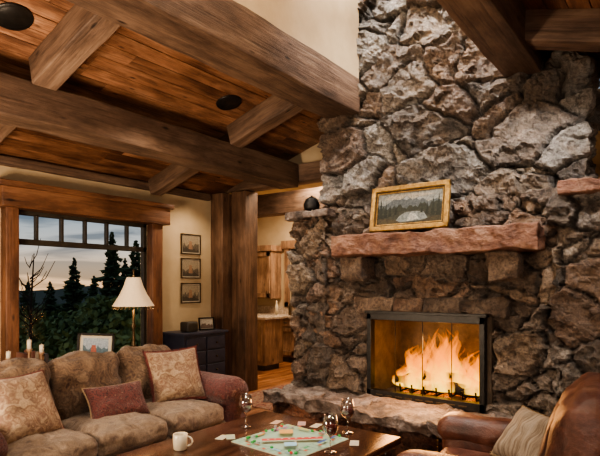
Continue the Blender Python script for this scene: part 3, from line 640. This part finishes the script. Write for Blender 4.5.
join('dice',[softbox('d',(-2.0,2.62,TZ+.023),(.016,.016,.016),M_white,r=.003,n=1,rot=(0,0,.4)),softbox('d',(-2.04,2.66,TZ+.023),(.016,.016,.016),M_white,r=.003,n=1,rot=(0,0,.9))])
mg=[lathe('body',[(0,0),(.036,0),(.042,.006),(.046,.05),(.046,.098),(.043,.1),(.041,.096),(.041,.05),(.036,.012),(0,.01)],M_white,(-2.58,2.16,TZ),28),
 tube('handle',[(-2.58+.045*.8+(.032*math.sin(R(a)))*.8,2.16+.045*.6+(.032*math.sin(R(a)))*.6,TZ+.052+.03*math.cos(R(a))) for a in range(0,181,20)],.006,M_white,8)]
group('coffee_mug',mg)
def wineglass(x,y):
    p=[lathe('bowl',[(0,0),(.038,.001),(.038,.004),(.008,.008),(.005,.02),(.005,.09),(.012,.10),(.034,.115),(.049,.145),(.050,.175),(.038,.235),(.037,.235),(.048,.175),(.047,.145),(.032,.117),(0,.105)],M_wineglass,(x,y,TZ),28)]
    p.append(lathe('wine',[(0,.108),(.030,.118),(.045,.145),(.0465,.175),(0,.175)],M_wine,(x,y,TZ),24))
    group('wine_glass',p)
wineglass(-2.61,2.80); wineglass(-1.93,3.12); wineglass(-1.79,2.69)
# ---------------------------------------------------------------- armchair
ac=[softbox('base',(0,0,.20),(.86,.92,.22),M_leather,r=.04,n=14,amp=.006),
 softbox('seat_cushion',(-.10,0,.38),(.68,.58,.18),M_leather,r=.07,n=14,puff=(.02,0,.03),amp=.01),
 softbox('arm_r',(-.06,.42,.36),(.84,.20,.44),M_leather,r=.09,n=16,amp=.01,seed=1),softbox('arm_roll_r',(-.06,.43,.55),(.88,.25,.17),M_leather,r=.08,n=16,amp=.014,seed=2,puff=(.01,0,.01)),
 softbox('arm_l',(-.06,-.42,.36),(.84,.20,.44),M_leather,r=.09,n=16,amp=.01,seed=3),softbox('arm_roll_l',(-.06,-.43,.53),(.88,.25,.17),M_leather,r=.08,n=16,amp=.014,seed=4,puff=(.01,0,.01)),
 softbox('back',(.36,0,.62),(.26,.92,.72),M_leather,r=.125,n=22,puff=(.03,.02,.05),amp=.016,seed=5,rot=(0,R(12),0)),
 softbox('back_cushion',(.28,0,.66),(.14,.62,.44),M_leather,r=.065,n=16,puff=(.03,0,.02),amp=.012,seed=6,rot=(0,R(13),0))]
for (x,y) in((-.38,-.4),(-.38,.4),(.38,-.4),(.38,.4)): ac.append(lathe('foot',[(0,0),(.025,0),(.04,.04),(.03,.1),(0,.1)],M_table,(x,y,0),14))
nails=[]
for s in(1,-1):
    for i in range(16):
        z=.16+i*.022; nails.append(lathe('nail',[(0,.006),(.005,.004),(.007,0)],M_goldf,(-.488,s*.34,z),8,rot=(0,R(-90),0)))
ac.append(join('nailheads',nails))
group('armchair',ac,loc=(-.81,3.0,0),rot=(0,0,R(6)))
pillow('throw_pillow',.34,.40,.15,M_pil,M_ltrim,(-.70,3.06,.64),(0,R(-50),R(52)),5,.006,fringe=.012)
# ---------------------------------------------------------------- outside
mkobj('meadow_ground',[(-80,-40,-1.2),(-8.8,-40,-1.2),(-8.8,80,-1.2),(-80,80,-1.2)],[[0,1,2,3]],M_grass)
def conifer(name,x,y,z0,H,Rb,sd):
    r=random.Random(sd); vs=[];fs=[]
    nl=int(H*9)
    for i in range(nl):
        t=i/nl; zc=z0+H*(.04+.95*t); rr=Rb*(1-t)**.8*(.6+.7*r.random())+.04; nb=14
        for b in range(nb):
            a=r.random()*6.28; l=rr*(.4+.7*r.random()); wv=l*.14+.04; dz=-l*.28; zz=zc+r.uniform(-.05,.05)
            ca,sa=math.cos(a),math.sin(a); off=len(vs)
            vs+=[(x,y,zz),(x+ca*l*.6-sa*wv,y+sa*l*.6+ca*wv,zz+dz*.5-.06),(x+ca*l,y+sa*l,zz+dz+.08*l),(x+ca*l*.6+sa*wv,y+sa*l*.6-ca*wv,zz+dz*.5-.06)]
            fs.append([off,off+1,off+2,off+3])
            off=len(vs); vs+=[(x+ca*l*.2,y+sa*l*.2,zz),(x+ca*l*.85,y+sa*l*.85,zz+dz*.8),(x+ca*l*.7,y+sa*l*.7,zz+dz-.10),(x+ca*l*.3,y+sa*l*.3,zz+dz*.3-.08)]; fs.append([off,off+1,off+2,off+3])
    off=len(vs)
    for k_ in range(6): vs.append((x+.03*H/3*math.cos(k_*1.047),y+.03*H/3*math.sin(k_*1.047),z0))
    vs.append((x,y,z0+H))
    for k_ in range(6): fs.append([off+k_,off+(k_+1)%6,off+6])
    return mkobj(name,vs,fs,M_leaf)
def at(px,t): u=(px-300)/516; return ((-.602+.799*u)*t,(.799+.602*u)*t)
for i,(px,t,top,rb) in enumerate([(74,24,2.9,1.1),(112,22,3.9,1.3),(136,25,3.8,1.4),(28,36,1.9,1.1),(50,40,1.9,1.2),(94,38,2.3,1.2),(156,31,3.9,1.2),(4,32,2.4,1.1),(125,34,3.4,1.2),(-40,24,4,1.4),(290,30,4.,1.5)]):
    X,Y=at(px,t); conifer('conifer_tree',X,Y,-1.2,top+1.2,rb,i)
tw=[]; r=random.Random(11); X,Y=at(30,13)
tw.append(tube('t',[(X,Y,-1.2),(X+.05,Y,1),(X,Y+.1,2.3)],[.05,.03,.012],M_log,5))
for i in range(30):
    z=r.uniform(.3,2.0); a=r.random()*6.28; l=r.uniform(.3,.8); tw.append(tube('b',[(X,Y,z),(X+math.cos(a)*l*.5,Y+math.sin(a)*l*.5,z+l*.35),(X+math.cos(a)*l*.8,Y+math.sin(a)*l*.8,z+l*.9)],[.016,.011,.007],M_log,4))
join('bare_sapling',tw)
vs=[];fs=[];r=random.Random(4)
for c_ in range(100):
    px=r.uniform(-60,170); t=r.uniform(13.5,19); X,Y=at(px,t); zt=r.uniform(-.3,.6)-(.3 if t<15 else 0)+(.45 if px>90 else 0); rad=r.uniform(.5,1.0)
    for i in range(150):
        v=Vector((r.gauss(0,1),r.gauss(0,1),r.gauss(0,1))).normalized()*rad*r.uniform(.6,1); v.z*=.9
        p=Vector((X,Y,zt-rad*.7))+v; a=Vector((r.gauss(0,1),r.gauss(0,1),r.gauss(0,1))).normalized()*.11; b=a.orthogonal().normalized()*.07
        off=len(vs); vs+=[p-a,p+b,p+a,p-b]; fs.append([off,off+1,off+2,off+3])
mkobj('shrubs',vs,fs,M_leaf2)
vs=[];n=60
for i in range(n+1):
    px=-150+i*8; X,Y=at(px,70); h=noise.fractal(Vector((i*.12,0,0)),1,2,4)*1.2+.8; vs+=[(X,Y,-1.2),(X,Y,max(0,h))]
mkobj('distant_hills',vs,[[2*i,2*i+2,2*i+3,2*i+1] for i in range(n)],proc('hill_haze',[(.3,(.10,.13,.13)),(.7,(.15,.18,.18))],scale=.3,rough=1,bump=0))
W=bpy.data.worlds.new('dusk'); S.world=W; W.use_nodes=True; nt=W.node_tree; bg=nt.nodes['Background']
tc=nd(nt,'ShaderNodeTexCoord'); sp=nd(nt,'ShaderNodeSeparateXYZ',{0:tc.outputs['Generated']})
rp=ramp(nt,sp.outputs[2],[(0.0,(.85,.52,.28)),(.03,(.78,.56,.38)),(.07,(.42,.42,.42)),(.12,(.25,.31,.37)),(.5,(.20,.25,.32))])
mp=nd(nt,'ShaderNodeMapping',{'Vector':tc.outputs['Generated'],'Scale':(3.,3.,18.)}); nz=nd(nt,'ShaderNodeTexNoise',{'Vector':mp.outputs[0],'Scale':1.8,'Detail':7.,'Distortion':.6})
cl=mul(nt,rp,ramp(nt,nz.outputs[0],[(.42,(.42,.44,.47)),(.56,(1.0,.96,.92))])); nt.links.new(cl,bg.inputs[0]); bg.inputs[1].default_value=1.2
# ---------------------------------------------------------------- lights
def light(name,typ,loc,e,col,size=.3,target=None,spot=None,sy=None):
    l=bpy.data.lights.new(name,typ); l.energy=e; l.color=col; o=bpy.data.objects.new(name,l); COL.objects.link(o); o.location=loc
    if typ=='AREA':
        l.size=size
        if sy: l.shape='RECTANGLE'; l.size_y=sy
    else: l.shadow_soft_size=size
    if spot: l.spot_size=R(spot); l.spot_blend=.6
    if target is not None: o.rotation_euler=(Vector(target)-Vector(loc)).to_track_quat('-Z','Y').to_euler()
    return o
WARM=(1,.78,.55)
light('clerestory_light','AREA',(-1.9,1.6,5.1),100,(1,.87,.72),.9,(-1.9,2.6,0))
light('stone_wash_light','SPOT',(-1.4,3.95,5.0),260,(1,.94,.88),.04,(-1.6,4.6,2.6),100)
light('stone_wash_light.001','SPOT',(-2.4,3.95,5.0),130,(1,.94,.88),.04,(-2.5,4.6,2.6),100)
light('stone_wash_light.002','SPOT',(-.80,3.85,3.05),75,(1,.92,.84),.03,(-1.1,4.6,1.9),95)
light('stone_wash_light.003','SPOT',(-3.30,3.85,3.05),45,(1,.88,.74),.03,(-3.0,4.6,1.6),95)
light('room_fill_light','AREA',(1.4,-1.6,2.4),100,(1,.86,.72),1.2,(-2.5,3.2,1.2))
light('ceiling_fill_light','AREA',(-3.2,.2,1.2),115,WARM,.8,(-3.9,2.6,3.4))  # added fill aimed up at the left ceiling, no lamp stands here
light('added_downlight','SPOT',(-3.55,2.9,3.25),60,WARM,.05,(-3.4,2.8,0),110)  # unseen downlights added over sofa, dresser and armchair, without fixtures
light('added_downlight.001','SPOT',(-4.9,4.6,2.85),38,WARM,.05,(-5.2,4.6,0),120)
light('added_downlight.002','SPOT',(-.2,3.0,3.1),45,WARM,.05,(-.6,3.1,0),110)
light('kitchen_light','AREA',(-5.6,7.4,3.1),95,WARM,1.0,(-5.6,7.5,0))
light('hall_light','AREA',(-4.3,5.95,3.1),30,WARM,.5,(-4.3,5.95,0))
light('lamp_bulb','POINT',(L[0],L[1],L[2]+.66),7,(1,.7,.4),.03)
light('fire_light','POINT',(-1.85,4.56,.94),11,(1,.47,.15),.1)
light('fire_glow_light','AREA',(-1.9,4.30,.85),14,(1,.45,.15),.6,(-1.9,3.0,.5))
# ---------------------------------------------------------------- camera
cam=bpy.data.cameras.new('camera'); co=bpy.data.objects.new('camera',cam); COL.objects.link(co)
co.location=(0,0,1.5); co.rotation_euler=(R(90),0,R(37)); cam.sensor_width=36; cam.lens=36*516/600; cam.shift_y=57/600; cam.clip_start=.05; cam.clip_end=300
S.camera=co
